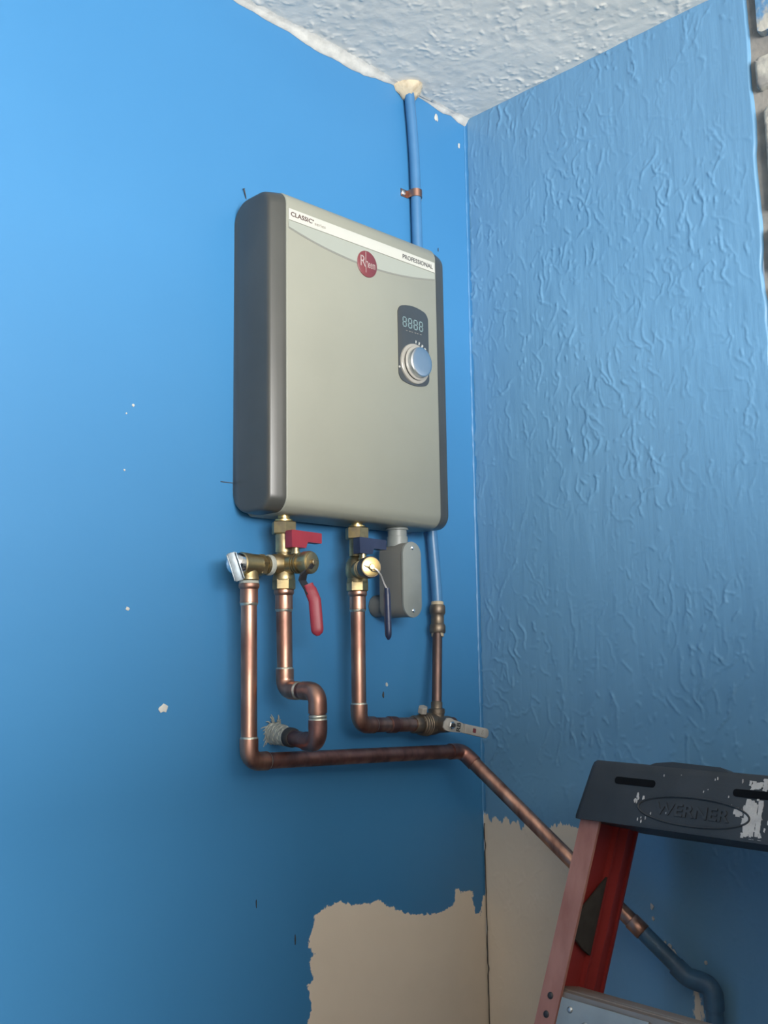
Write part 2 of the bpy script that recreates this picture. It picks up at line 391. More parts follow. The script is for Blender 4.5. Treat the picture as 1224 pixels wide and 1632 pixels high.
st = 0.0019
ya = lines((-.549, 0, st)); za = lines((0, .78, .39), (.78, CEIL, st))
nf = len(za) - 2
Hb = squiggles(len(ya), nf, st, 1350, 0.034, 0.9, 0.24, 0.00115, 0.0013)
Hb += squiggles(len(ya), nf, st, 1500, 0.009, 0.55, 0.38, 0.0012, 0.0011)
dens = np.clip(smooth_noise(len(ya), nf, 5, 12) * 2.0 + .85, 0.2, 1.3)
Hb = Hb * dens * np.clip((za[2:] - 1.12) / .10, .22, .85)[None, :]   # smoother low down
for ca, cb, am in ((6, 16, .0016), (26, 30, .0008), (90, 40, .0003)): Hb += smooth_noise(len(ya), nf, ca, cb) * am
# brushed-smooth band beside the masonry, thick paint lip at the very edge
edge = (ya + .549); Hb *= np.clip(edge / .035, .45, 1)[:, None]
wav = smooth_noise(1, nf, 1, 60)[0] * .004 + smooth_noise(1, nf, 1, 18)[0] * .008
Hb = np.concatenate([np.repeat(Hb[:, :1], 2, 1) * 0, Hb], 1)
wav = np.concatenate([[0, 0], wav])
def fB(A, B):
    sh = np.exp(-(A + .549) / .02) * wav[None, :]
    X = -Hb
    X[0, :] = .006                        # the plaster edge turns back to the mortar
    return np.stack([X, A + sh, B], -1)
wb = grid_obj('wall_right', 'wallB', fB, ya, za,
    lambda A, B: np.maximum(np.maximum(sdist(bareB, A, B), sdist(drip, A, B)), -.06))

cs = 0.0024
xa = lines((-3.4, -.8, .6), (-.8, 0, cs)); yc = lines((YB, -.9, .55), (-.9, 0, cs))
n1 = int((xa > -.8001).sum()); n2 = int((yc > -.9001).sum())
Hc = squiggles(n1, n2, cs, 3600, 0.010, 0.0, 0.5, 0.0014, 0.0013) * np.clip(smooth_noise(n1, n2, 14, 14) * 1.6 + .8, .2, 1.2)
for ca, am in ((12, .0012), (60, .0008)): Hc += smooth_noise(n1, n2, ca, ca) * am
Hfull = np.zeros((len(xa), len(yc))); Hfull[-n1:, -n2:] = Hc
ceil = grid_obj('ceiling', 'ceil', lambda A, B: np.stack([A, B, CEIL - Hfull], -1), xa, yc)

struct(G().box((-1.7, YB / 2, -.05), (3.4, -YB, .1)).obj('floor', 'floor', smooth=0))
g = G()                                           # wall behind the camera, with its window opening
x0, x1, z0, z1 = WIN
for (a, b, c, d) in ((-3.4, x0, 0, CEIL), (x1, 0, 0, CEIL), (x0, x1, 0, z0), (x0, x1, z1, CEIL)):
    g.box(((a + b) / 2, YB - .05, (c + d) / 2), (b - a, .1, d - c))
struct(g.obj('wall_back', 'outer', smooth=0))
struct(G().box((-3.45, YB / 2, CEIL / 2), (.1, -YB, CEIL)).obj('wall_side', 'outer', smooth=0))
g = G()
for (a, b, c, d) in ((x0, x1, z0, z0 + .04), (x0, x1, z1 - .04, z1), (x0, x0 + .04, z0, z1), (x1 - .04, x1, z0, z1)):
    g.box(((a + b) / 2, YB - .05, (c + d) / 2), (b - a, .06, d - c))
struct(g.obj('window_1', 'strip', smooth=0))
# unseen half-height blocker, added behind the camera to shade the lower corner
struct(G().box((-.68, -1.46, .81), (1.36, .10, 1.62)).obj('added_shade_wall', 'outer', smooth=0))

# masonry beyond the end of the plastered wall
mort = struct(G().box((.056, (YB - .5485) / 2, CEIL / 2), (.1, -.5485 - YB, CEIL)).obj('wall_brick', 'mortar', smooth=0))
def brick(y0, y1, z0, z1, m, proud=.009):
    n = 5; vs = []; fs = []
    def ring(x, ins, jit):
        out = rrect(abs(y1 - y0) - 2 * ins, z1 - z0 - 2 * ins, .007, 4)
        return [((x + random.uniform(-jit, jit) * .4), (y0 + y1) / 2 + p[0] + random.uniform(-jit, jit), (z0 + z1) / 2 + p[1] + random.uniform(-jit, jit)) for p in out]
    R = [ring(.01, 0, .001), ring(.006 - proud * .5, 0, .0012), ring(.003 - proud, .0022, .0010), ring(.002 - proud, .006, .0008)]
    k = len(R[0])
    for r in R: vs += r
    for i in range(3):
        for j in range(k): a, b = i * k + j, i * k + (j + 1) % k; fs.append((a, b, b + k, a + k))
    fs.append(tuple(range(3 * k, 4 * k)))
    put('brick', vs, fs, m, mort, 60)
rows = [(2.345, 2.438, -.566, 'brickblue'), (2.262, 2.312, -.559, 'brick'), (2.075, 2.232, -.567, 'brick'), (1.985, 2.05, -.562, 'brick')]
z = 1.965
while z > .1: rows.append((z - .075, z, -.562 - random.uniform(0, .008), 'brick')); z -= .093
for (zb, zt, ye, m) in rows:
    y = ye - random.choice((0, 0, .0))
    for k in range(3):
        w = random.uniform(.17, .24) if k or m == 'brickblue' else random.uniform(.1, .22)
        brick(y - w, y, zb, zt, m if k == 0 else 'brick'); y -= w + .016

# ragged white bead where the ceiling meets the heater wall, corner beads and the crack
def strip_mesh(name, m, fn, n, parent, smooth=60):
    """fn(i/n)-> list of ring points"""
    vs = []; fs = []
    for i in range(n + 1): vs += fn(i / n)
    k = len(vs) // (n + 1)
    for i in range(n):
        for j in range(k - 1): a = i * k + j; fs.append((a, a + 1, a + 1 + k, a + k))
    return put(name, vs, fs, m, parent, smooth)
bw = smooth_noise(1, 241, 1, 80)[0] * .0012 + smooth_noise(1, 241, 1, 22)[0] * .004
def bead_w(x):
    xs = [-2.6, -.54, -.47, -.42, -.37, -.31, -.26, -.21, -.197, -.19, -.12, -.10, -.06, -.04, -.02, 0]
    ws = [.004, .004, .007, .010, .0145, .0155, .0145, .007, .002, .002, .002, .003, .0075, .003, .009, .011]
    return float(np.interp(x, xs, ws))
def fbead(s):
    x = -.72 * (1 - s); w = max(.0015, bead_w(x) + bw[int(s * 240)]); d = .0045
    return [(x, -.0004, CEIL - w - .001), (x, -d * .6, CEIL - w), (x, -d - w * .15, CEIL - w * .5), (x, -d - w * .4, CEIL - .002), (x, -.012 - w * .2, CEIL + .001)]
strip_mesh('caulk_bead', 'white', fbead, 240, ceil)
cw = smooth_noise(1, 301, 1, 110)[0] * .003
def fcorner(s):
    z = 1.19 + s * (CEIL - 1.19 - .004); w = .0032 + cw[int(s * 300)] * .6
    return [(-w, -.0003, z), (-w * .45, -w * .35, z), (-w * .2, -w * .8, z), (-.0002, -w - .003, z)]
strip_mesh('corner_bead', 'blueflat', fcorner, 300, wb)
ck = smooth_noise(1, 121, 1, 30)[0] * .006
def fcrack(s):
    z = .8 + s * .37; w = .0007 + abs(ck[int(s * 120)]) * .25; c = -.0022 + ck[int(s * 120)] * .35
    return [(-.0006 + 0, c - w, z), (-.0022, c, z), (-.0006, c + w, z)]
strip_mesh('crack', 'dark', fcrack, 120, wb)

# chips of white filler on the heater wall
wa = bpy.data.objects['wall_left']
for (x, z, r, sx, m) in ((-.6352, 1.3891, .0052, 1.3, 'white'), (-.6981, 1.7704, .0012, 1, 'white'), (-.6882, 1.7829, .002, 1, 'white'), (-.0796, 2.416, .0065, .75, 'white'),
                  (-.0189, 2.384, .005, .5, 'white'), (-.6992, 1.6954, .0014, 1, 'white'), (-.2271, 1.4078, .0028, .9, 'white'), (-.6905, 1.5167, .0024, 1.2, 'white'),
                  (-.4835, 1.1209, .002, .3, 'dark'), (-.235, 1.392, .002, .8, 'dark'), (-.415, 1.06, .003, .25, 'dark'), (-.083, 2.165, .0012, .5, 'dark')):
    G().prism(blob_outline(r, 12, .25, sx, 1.0 if m == 'white' else 2.4), (x, -.0002, z), (1, 0, 0), (0, 0, 1), (0, -1, 0), .0012, .0005).obj('paint_chip', m, wa)
for (y, z, r) in ((-.318, 1.083, .004), (-.319, 1.066, .003), (-.337, 1.035, .003), (-.344, 1.03, .005), (-.35, 1.022, .006), (-.40, 1.02, .003)):
    G().prism(blob_outline(r, 12, .3, .7, 1.0), (.0, y, z), (0, 1, 0), (0, 0, 1), (-1, 0, 0), .0022, .0005).obj('paint_chip', 'splash', wb)
G().prism([(-.02, -.0006), (.012, -.0003), (.012, .0006), (-.02, .0005)], (-.5277, -.0002, 1.6968), (1, 0, 0), (0, 0, 1), (0, -1, 0), .0006).obj('scratch', 'dark', wa)

# ------------------------------------------------------------------ water heater
HX0, HX1, SX0, SX1, HD, HZ0, HZ1 = -.5265, -.1585, -.502, -.1895, .09, 1.6495, 2.1130
heater = thing('water_heater', 'grey tankless electric water heater with dark end caps on blue wall', 'water heater', ((HX0 + HX1) / 2, 0, HZ0))
def side_profile(D, z0, z1, rf, rb, n=8):
    """(y,z) outline of the case: rounded front and back corners"""
    p = []
    def ac(cy, cz, a0, r):
        for i in range(n + 1):
            a = math.radians(a0 + 90 * i / n); p.append((cy + r * math.cos(a), cz + r * math.sin(a)))
    ac(-rb, z1 - rb, 0, rb); ac(-D + rf, z1 - rf, 90, rf); ac(-D + rf, z0 + rf, 180, rf); ac(-rb, z0 + rb, 270, rb)
    return p
def loft(rings, name, m, parent, smooth=50, caps=(True, True)):
    vs = []; fs = []; k = len(rings[0])
    for r in rings: vs += r
    for i in range(len(rings) - 1):
        for j in range(k): a, b = i * k + j, i * k + (j + 1) % k; fs.append((a, b, b + k, a + k))
    if caps[0]: fs.append(tuple(reversed(range(k))))
    if caps[1]: fs.append(tuple(range((len(rings) - 1) * k, len(rings) * k)))
    return put(name, vs, fs, m, parent, smooth)
def ring_x(x, D, z0, z1, rf, rb): return [(x, y, z) for y, z in side_profile(D, z0, z1, rf, rb)]
RF = .022
e = .0016
loft([ring_x(SX0, HD - e, HZ0 + e, HZ1 - e, RF - e, .012), ring_x(SX0 + e * .4, HD - e * .3, HZ0 + e * .3, HZ1 - e * .3, RF, .012), ring_x(SX0 + e, HD, HZ0, HZ1, RF, .012),
      ring_x(SX1 - e, HD, HZ0, HZ1, RF, .012), ring_x(SX1 - e * .4, HD - e * .3, HZ0 + e * .3, HZ1 - e * .3, RF, .012), ring_x(SX1, HD - e, HZ0 + e, HZ1 - e, RF - e, .012)], 'front_panel', 'silver', heater, 35)
def end_cap(xi, xo):
    s = 1 if xo > xi else -1; d = abs(xo - xi); q = []
    # inner ring beside the panel, gentle slope back, then a rounded outer edge to the flat side
    for t, dd, dz in ((-.004, .0016, .0004), (0, .0016, .0004), (.25, .0035, .0007), (.5, .0056, .0012), (.80, .0084, .0020), (.90, .0098, .0028), (.97, .0124, .0045), (1.0, .0160, .0070)):
        q.append(ring_x(xi + s * d * t if t >= 0 else xi + s * t, HD - dd, HZ0 + dz, HZ1 - dz, RF, .030))
    return loft(q, 'end_cap', 'cap', heater, 32, (True, True))
end_cap(SX0, HX0); end_cap(SX1, HX1)
U, V, NY = Vector((1, 0, 0)), Vector((0, 0, 1)), Vector((0, -1, 0))
FY = -HD
# upper accent wedge and white name strip
ax = np.linspace(-.4985, -.1935, 25); mid = (-.4985 - .1935) / 2; hw = (.4985 - .1935) / 2
arcz = [2.0398 + .0172 * ((x - mid) / hw) ** 2 for x in ax]
G().prism([(x, zz - .0022) for x, zz in zip(ax, arcz)] + [(-.1935, 2.0625), (-.4985, 2.0625)], (0, FY, 0), U, V, NY, .0004).obj('accent_line', 'accentline', heater)
G().prism([(x, zz) for x, zz in zip(ax, arcz)] + [(-.1935, 2.0665), (-.4985, 2.0665)], (0, FY, 0), U, V, NY, .0008).obj('accent_wedge', 'accent', heater)
strip = G().prism([(-.4985, 2.0675), (-.1935, 2.0675), (-.1935, 2.0845), (-.4985, 2.0845)], (0, FY, 0), U, V, NY, .0012, .0002).obj('name_strip', 'strip', heater)
ty = FY - .0012
text_obj('lettering', 'CLASSIC', 'ink', strip, (-.4952, ty, 2.0735), U, V, .040, .0068, bold=.012)
text_obj('lettering', '®', 'ink', strip, (-.4545, ty, 2.0778), U, V, .0022, .0022)
text_obj('lettering', 'series', 'inkfade', strip, (-.4505, ty, 2.0728), U, V, .021, .0048)
text_obj('lettering', 'PROFESSIONAL', 'inkgrey', strip, (-.268, ty, 2.0722), U, V, .0695, .0072, bold=.008)
# round maker's badge
bx, bz = -.3455, 2.0418
badge = G().lathe((bx, FY, bz), NY, [(0, .0206), (.0012, .0206), (.0018, .0198)], 40).obj('badge', 'maroon', heater)
by = FY - .0018
text_obj('lettering', 'R', 'badgetext', badge, (bx - .0145, by, bz - .0055), U, V, .0105, .0165, bold=-.005)
text_obj('lettering', 'h', 'badgetext', badge, (bx - .0042, by, bz - .0058), U, V, .0058, .0150, bold=-.005)
text_obj('lettering', 'eem', 'badgetext', badge, (bx + .0022, by, bz - .0058), U, V, .0138, .0085, bold=-.005)
g = G()
for a, b in (((-.0035, .0185), (-.0035, -.0145)), ((-.0145, .0095), (-.0095, .0115))):
    d = Vector((b[0] - a[0], 0, b[1] - a[1])); ln = d.length; d.normalize()
    g.box((bx + (a[0] + b[0]) / 2, by - .0002, bz + (a[1] + b[1]) / 2), (ln, .0004, .0009), d, (0, 1, 0), d.cross(Vector((0, 1, 0))))
g.obj('lettering', 'badgetext', badge, 0)
# control panel, display, dial
pc = (-.2462, 1.934)
def panel_outline(w, h, bow):
    p = []; r = .0095; n = 6
    for sx, sz, a0 in ((1, 1, 0), (-1, 1, 90), (-1, -1, 180), (1, -1, 270)):
        for i in range(n + 1):
            a = math.radians(a0 + 90 * i / n)
            p.append((sx * (w / 2 - r) + r * math.cos(a), sz * (h / 2 - r) + r * math.sin(a)))
    q = []
    for i, (a, b) in enumerate(p):
        q.append((a, b))
        nx = p[(i + 1) % len(p)]
        if abs(nx[0] - a) > .02:
            for k in range(1, 6): t = k / 6; q.append((a + (nx[0] - a) * t, b))
    return [(a, b + (1 if b > 0 else -1) * bow * (1 - (2 * a / w) ** 2)) for a, b in q]
panel = G().prism(panel_outline(.069, .1145, .0072), (pc[0], FY, pc[1]), U, V, NY, .0016, .0006).obj('control_panel', 'panel', heater)
py = FY - .0016
g = G()
for k in range(4):                                # four seven-segment figures
    cx = -.2665 + k * .0124; cz = 1.9688; w, h, t = .0072, .0148, .00165
    for (a, b, hor) in ((0, h / 2, 1), (0, 0, 1), (0, -h / 2, 1), (-w / 2, h / 4, 0), (w / 2, h / 4, 0), (-w / 2, -h / 4, 0), (w / 2, -h / 4, 0)):
        L = (w if hor else h / 2) - .0009
        poly = [(-L / 2, 0), (-L / 2 + t / 2, t / 2), (L / 2 - t / 2, t / 2), (L / 2, 0), (L / 2 - t / 2, -t / 2), (-L / 2 + t / 2, -t / 2)]
        poly = [(cx + a + (p[0] if hor else p[1]), cz + b + (p[1] if hor else p[0])) for p in poly]
        g.prism(poly, (0, py, 0), U, V, NY, .0003)
g.obj('display_digits', 'digit', panel, 0)
g = G()
for k in range(6):
    g.box((-.262 + k * .0062 + (k % 2) * .0008, py - .0001, 1.9555), (.0036, .0003, .0006))
g.obj('small_print', 'inkfade', panel, 0)
dc = (-.2455, 1.9046)
g = G()
for k in range(6):
    a = math.radians(84 - k * 11.5); r = .0368; w = .0008 + k * .00022; L = .0045 + k * .0003
    d = Vector((math.cos(a), 0, math.sin(a))); t = Vector((-math.sin(a), 0, math.cos(a)))
    g.prism([(-L / 2, -w), (L / 2, -w * 1.3), (L / 2, w * 1.3), (-L / 2, w)], Vector((dc[0], py, dc[1])) + d * r, d, t, NY, .0003)
g.obj('tick_mark', 'tick', panel, 0)
G().lathe((pc[0] - .0335, py, 1.894), NY, [(0, .0018), (.0012, .0014)], 10).obj('indicator', 'tick', panel)
dial = G().lathe((dc[0], py, dc[1]), NY, [(0, .0322), (.0022, .0318), (.0036, .0300), (.0036, .0268), (.0026, .0262)], 48).obj('dial', 'ringpl', heater)
G().lathe((dc[0], py - .002, dc[1]), NY, [(0, .0255), (.0026, .0250), (.0034, .0238)], 48).obj('dial_skirt', 'panel', dial)
G().lathe((dc[0], py - .002, dc[1]), NY, [(.003, .0262), (.0045, .0268), (.0052, .0255)], 48).obj('dial_rim', 'ringpl', dial)
G().lathe((dc[0], py - .004, dc[1]), NY, [(0, .0228), (.005, .0231), (.0100, .0236), (.0114, .0233), (.0123, .0220), (.0126, .0200), (.0128, .012)], 48).obj('knob', 'knob', dial, 35)
# brass ports under the case are parts of the valves' union nuts

# ------------------------------------------------------------------ valves
VY = -.05
def service_valve(x, zc, ddir, dl, word, grip_mat, capmat, label, cap_back):
    t = thing('isolation_valve', label, 'valve', (x, VY, zc - .05))
    A = Vector((x, VY, 0)); Z = Vector((0, 0, 1))
    at = lambda z: (x, VY, z)
    G().lathe(at(HZ0 - .004), Z, [(0, .0085), (.006, .0085)], 24).obj('inlet_nipple', 'brassb', t)
    G().lathe(at(zc + .0605), Z, [(0, .0125), (.0028, .0125)], 24).obj('washer', 'brassb', t)
    G().hexa(at(zc + .0425), at(zc + .0605), .0178, .0014, .55).obj('union_nut', 'brass', t, 25)
    b = G()
    b.lathe(at(zc + .0135), Z, [(0, .0092), (.0035, .0100), (.0035, .0118), (.030, .0118)], 28)
    b.lathe(at(zc - .0222), Z, [(0, .0152), (.0025, .0158), (.008, .0148), (.015, .0125), (.022, .0105), (.030, .0098), (.036, .0098)], 28)
    if not cap_back: b.lathe((x - .0225, VY, zc), (1, 0, 0), [(0, .0120), (.004, .0140), (.016, .0152), (.030, .0152), (.036, .0135)], 28)
    else: b.lathe((x, VY, zc - .016), Z, [(0, .0150), (.006, .0172), (.016, .0178), (.024, .0165), (.030, .0125), (.033, .0100)], 28)
    b.obj('body', 'brass', t, 35)
    G().hexa(at(zc - .0200), at(zc - .0350), .0160, .0012, .25).obj('hex_nut', 'brass', t, 25)
    D = Vector((*ddir, 0)).normalized(); S = Vector((-D.y, D.x, 0)); c = Vector((x, VY, zc - (.004 if cap_back else 0)))
    if S.x < 0: S = -S
    p = G()
    p.lathe(c, D, [(0, .0138), (dl * .40, .0138), (dl * .41, .0122), (dl * .44, .0122), (dl * .45, .0142), (dl * .48, .0142), (dl * .49, .0120), (dl * .53, .0120), (dl * .54, .0146), (dl * .58, .0146), (dl * .59, .0120), (dl * .68, .0120)], 28)
    p.obj('drain_port', 'brass' if not cap_back else 'brass', t, 35)
    G().lathe(c + D * dl * .66, D, [(0, .0128), (.003, .0128)], 28).obj('gasket', 'rubber', t)
    cap = G().lathe(c + D * (dl * .66 + .002), D, [(0, .0150), (.0015, .0158), (dl * .34 - .006, .0158), (dl * .34 - .004, .0152), (dl * .34 - .003, .0146)], 40).obj('drain_cap', capmat[0], t, 35)
    face = c + D * (dl - .001)
    G().lathe(face - D * .0004, D, [(0, .0138), (.0012, .0138), (.0016, .0130)], 40).obj('cap_face', capmat[1], cap, 35)
    G().lathe(face + D * .001, D, [(0, .0046), (.004, .0044), (.0046, .0036)], 20).obj('stem_pin', capmat[1], cap, 35)
    # T handle over the drain port
    h = c + D * dl * .42 + Z * .0135
    G().lathe(h, Z, [(0, .0066), (.003, .0066), (.003, .0052), (.010, .0052)], 20).obj('handle_stem', 'brass', t, 35)
    o = h + Z * .0085
    prof = [(-.0125, .000), (.0125, .000), (.0150, .0065), (.0165, .0085), (.041, .0080), (.0415, .0085), (.0415, .0215), (.0405, .0225), (-.0120, .0240), (-.0132, .0225)]
    G().prism(prof, o - Vector((0, 1, 0)) * .0075 + Vector((0, 0, 0)), (1, 0, 0), Z, (0, 1, 0), .015, .0015).obj('drain_handle', word, t, 30)
    return t, c, D, S, face
def strap_path(pts, w, th, side):
    """flat bar following pts, width along 'side'"""
    g = G(); vs = []; fs = []; side = Vector(side).normalized(); pts = [Vector(p) for p in pts]; n = len(pts)
    for i in range(n):
        tn = (pts[min(i + 1, n - 1)] - pts[max(i - 1, 0)]).normalized(); nn = tn.cross(side).normalized()
        ww = w[i] if isinstance(w, (list, tuple)) else w
        for a, b in ((-1, -1), (1, -1), (1, 1), (-1, 1)): vs.append(pts[i] + side * a * ww / 2 + nn * b * th / 2)
    for i in range(n - 1):
        for k in range(4): a, b = i * 4 + k, i * 4 + (k + 1) % 4; fs.append((a, b, b + 4, a + 4))
    fs.append((3, 2, 1, 0)); m = (n - 1) * 4; fs.append((m, m + 1, m + 2, m + 3))
    return g.add(vs, fs)
def grip(pts, rw, rt, side, m, parent):
    """vinyl sleeve: rounded flat section along pts"""
    pts = [Vector(p) for p in pts]; side = Vector(side).normalized(); n = len(pts); vs = []; fs = []; K = 16
    for i in range(n):
        tn = (pts[min(i + 1, n - 1)] - pts[max(i - 1, 0)]).normalized(); s = (side - tn * side.dot(tn)).normalized(); nn = tn.cross(s)
        e = i / (n - 1); f = 1.0
        if e < .06: f = .8
        if e > .86: f = math.sqrt(max(0.05, 1 - ((e - .86) / .145) ** 2))
        for k in range(K):
            a = 2 * math.pi * k / K; ca, sa = math.cos(a), math.sin(a)
            vs.append(pts[i] + s * rw * f * math.copysign(abs(ca) ** .75, ca) + nn * rt * max(f, .35) * math.copysign(abs(sa) ** .75, sa))
    for i in range(n - 1):
        for k in range(K): a, b = i * K + k, i * K + (k + 1) % K; fs.append((a, b, b + K, a + K))
    fs.append(tuple(reversed(range(K)))); fs.append(tuple(range((n - 1) * K, n * K)))
    return put('grip', vs, fs, m, parent, 50)
def lerp(a, b, n): a, b = Vector(a), Vector(b); return [a.lerp(b, i / n) for i in range(n + 1)]

V1 = service_valve(-.475, 1.5805, (.17, -.985), .052, 'red', 'red', ('brass', 'brass'), 'brass isolation valve with red handles under the heater\'s left port', False)
t, c, D, S, face = V1
lev = strap_path([face + D * .003 + S * .004 + Vector((0, 0, .003)), face + D * .003 + Vector((0, 0, -.001)), face + D * .001 + S * -.006 + Vector((0, 0, -.008)), face - D * .010 - S * .006 + Vector((0, 0, -.016)),
                  face - D * .015 - S * .003 + Vector((0, 0, -.024)), face - D * .010 + Vector((0, 0, -.034)), face - D * .004 + Vector((0, 0, -.044))], [.005, .0065, .009, .013, .014, .014, .012], .0025, S).obj('lever', 'dsteel', t, 30)
g0 = face - D * .007 + Vector((0, 0, -.030)); g1 = face + D * .002 + S * .003 + Vector((0, 0, -.052)); g2 = face + D * .006 + S * .004 + Vector((0, 0, -.100))
grip(lerp(g0, g1, 6)[:-1] + lerp(g1, g2, 14), .0086, .0050, S * .66 + D * .75, 'red', lev)

V3 = service_valve(-.3345, 1.5831, (-.42, -.91), .064, 'navy', 'navy', ('coup', 'brassb'), 'brass isolation valve with dark blue handles beside the grey conduit box', True)
t, c, D, S, face = V3
lev = strap_path([face + D * .0025 - S * .006 + Vector((0, 0, .002)), face + D * .0025, face + D * .0025 + S * .008 + Vector((0, 0, -.005)), face + D * .001 + S * .014 + Vector((0, 0, -.012)),
                  face - D * .002 + S * .020 + Vector((0, 0, -.024)), face - D * .003 + S * .026 + Vector((0, 0, -.034))], [.003, .0035, .0045, .004, .003, .003], .0022, D).obj('lever', 'steel', t, 30)
grip(lerp(face - D * .003 + S * .0245 + Vector((0, 0, -.030)), face - D * .003 + S * .026 + Vector((0, 0, -.104)), 18), .0044, .0066, S, 'navy', lev)
strap_path([face + D * .002 - S * .011 + Vector((0, 0, .002)), face + D * .0026 - S * .004 + Vector((0, 0, -.002)), face + D * .0026 + S * .001 + Vector((0, 0, -.0062)), face + D * .0026 + S * .010 + Vector((0, 0, -.0075)), face + D * .001 + S * .0165 + Vector((0, 0, -.013))], .003, .001, D).obj('cap_strap', 'rubber', t, 30)

# pressure relief valve
prv = thing('pressure_relief_valve', 'brass pressure relief valve with chrome test lever left of red-handled valve', 'valve', (-.5355, VY, 1.553))
px, pz = -.5355, 1.5755
G().lathe((-.4985, VY, pz + .003), (-1, 0, 0), [(0, .0142), (.0045, .0146), (.007, .0138)], 28).obj('thread_tape', 'teflon', prv)
b = G()
b.lathe((-.504, VY, pz + .0025), (-1, 0, 0), [(0, .0130), (.006, .0136), (.0065, .0118), (.010, .0118)], 28)
b.lathe((-.519, VY, pz + .002), (-1, 0, 0), [(0, .0145), (.012, .0150), (.026, .0160), (.030, .0164), (.0315, .0150)], 28)
b.lathe((px, VY, pz + .004), (0, 0, -1), [(0, .0125), (.017, .0126), (.020, .0138), (.0225, .0138), (.0235, .0125)], 28)
b.obj('body', 'brass', prv, 35)
G().hexa((-.512, VY, pz + .002), (-.5215, VY, pz + .002), .0158, .001, .2).obj('hex_collar', 'brass', prv, 25)
G().lathe((-.5505, VY, pz + .002), (-1, 0, 0), [(0, .0150), (.006, .0152), (.010, .0142), (.0145, .0115), (.0175, .0080), (.019, .003)], 32).obj('bonnet', 'chrome', prv, 45)
L0, L1 = Vector((-.5735, -.0605, 1.5905)), Vector((-.5625, -.066, 1.5535)); ldv = (L1 - L0).normalized()
vw = Vector((-.60, -.80, 0)); lwv = ldv.cross(vw).normalized(); lnv = lwv.cross(ldv).normalized()
lv = G().box((L0 + L1) / 2, (.0105, .0034, (L1 - L0).length), lwv, lnv, ldv, .0008).obj('test_lever', 'zinc', prv, 30)
G().box((L0 + L1) / 2 - lwv * .0062 + lnv * .0028, (.0016, .008, (L1 - L0).length * .93), lwv, lnv, ldv, .0004).obj('lever_cheek', 'zinc', lv, 30)
G().box((L0 + L1) / 2 + lwv * .0062 + lnv * .0028, (.0016, .008, (L1 - L0).length * .93), lwv, lnv, ldv, .0004).obj('lever_cheek', 'zinc', lv, 30)
for tt in (.12, .8):
    pp = L0.lerp(L1, tt)
    G().lathe(pp, lwv, [(-.0068, .0016), (.0068, .0016)], 10).obj('rivet', 'dsteel', lv)
strap_path([(-.562, VY - .002, pz + .009), (-.5725, VY - .010, pz + .011)], .009, .004, (0, 0, 1)).obj('lever_bracket', 'chrome', prv, 30)

# ------------------------------------------------------------------ copper pipework
R, RS = .0109, .0126
def elbow(parent, P, din, dout, rad=.0175, sl=.013, m='copper', ring='solder', rr=RS):
    """fitting at the corner P of two runs; returns the two socket ends"""
    P, a, b = Vector(P), Vector(din).normalized(), Vector(dout).normalized()
    ang = a.angle(b); tl = rad * math.tan(ang / 2); s = P - a * tl; e2 = P + b * tl
    cdir = (b - a * a.dot(b)).normalized(); cc = s + cdir * rad
    pts = [s - a * sl, s - a * .004] + arc(cc, -cdir * rad, a * rad, ang, 10) + [e2 + b * .004, e2 + b * sl]
    rs = [rr, rr] + [rr * .985] * 11 + [rr, rr]
    el = G().tube(pts, rs, 24).obj('elbow', m, parent, 50)
    if ring:
        for q, d in ((s - a * sl, -a), (e2 + b * sl, b)):
            G().lathe(q - d * .0008, d, [(0, rr * .985), (.0016, rr * .97), (.0032, R * 1.02)], 24).obj('solder_ring', ring, el, 50)
    return s - a * sl, e2 + b * sl
def adapter(parent, top, length, m='copper'):
    """sweat adapter hanging below a brass fitting: bead, cup and solder line"""
    x, y, z = top
    ad = G().lathe((x, y, z), (0, 0, -1), [(0, .0128), (.0012, .0140), (.004, .0142), (.0065, .0138), (.0085, .0122), (length - .002, .0122), (length, .0126), (length + .0008, .0124), (length + .0012, .0110)], 28).obj('adapter', m, parent, 35)
    G().lathe((x, y, z - length - .001), (0, 0, -1), [(0, .0122), (.0018, .0120), (.0035, .0111)], 28).obj('solder_ring', 'solder', ad, 50)
# discharge run
p1 = thing('discharge_pipe', 'long copper discharge pipe from relief valve, across the wall and down behind ladder', 'pipe', (-.5355, VY, 1.318))
top1 = (-.5355, VY, 1.5525)
G().lathe((-.5355, VY, 1.5555), (0, 0, -1), [(0, .0132), (.003, .0136), (.0055, .0130)], 28).obj('thread_tape', 'teflon', p1)
adapter(p1, top1, .026)
K1 = Vector((-.5345, VY, 1.3165)); K2 = Vector((-.108, -.05, 1.2996)); K3 = Vector((-.03, -.388, 1.004))
d12 = (K2 - K1).normalized(); d23 = (K3 - K2).normalized()
a1, b1 = elbow(p1, K1, (0, 0, -1), d12, m='copper')
a2, b2 = elbow(p1, K2, d12, d23, rad=.016, sl=.016, m='copperd', ring=None)
G().cyl((-.5355, VY, 1.526), a1, R).obj('pipe', 'copper', p1, 50)
G().cyl(b1, a2, R).obj('pipe', 'copperd', p1, 50)
cs0 = K2.lerp(K3, .80)
G().cyl(b2, cs0, R).obj('pipe', 'copper', p1, 50)
G().lathe(cs0 - d23 * .012, d23, [(0, .0113), (.001, .0124), (.022, .0124), (.023, .0113)], 24).obj('coupling', 'copper', p1, 50)
K4 = Vector((-.024, -.4215, .9985)); K5 = Vector((-.02, -.4235, .02))
G().tube([cs0 + d23 * .010] + lerp(cs0 + d23 * .012, K3 - d23 * .005, 3) , R * 1.03, 20).obj('painted_pipe', 'bluepipe', p1, 50)
elbow(p1, K3 + Vector((0, 0, -.001)), d23, (K4 - K3), rad=.03, sl=.014, m='bluepipe', ring=None, rr=.0132)
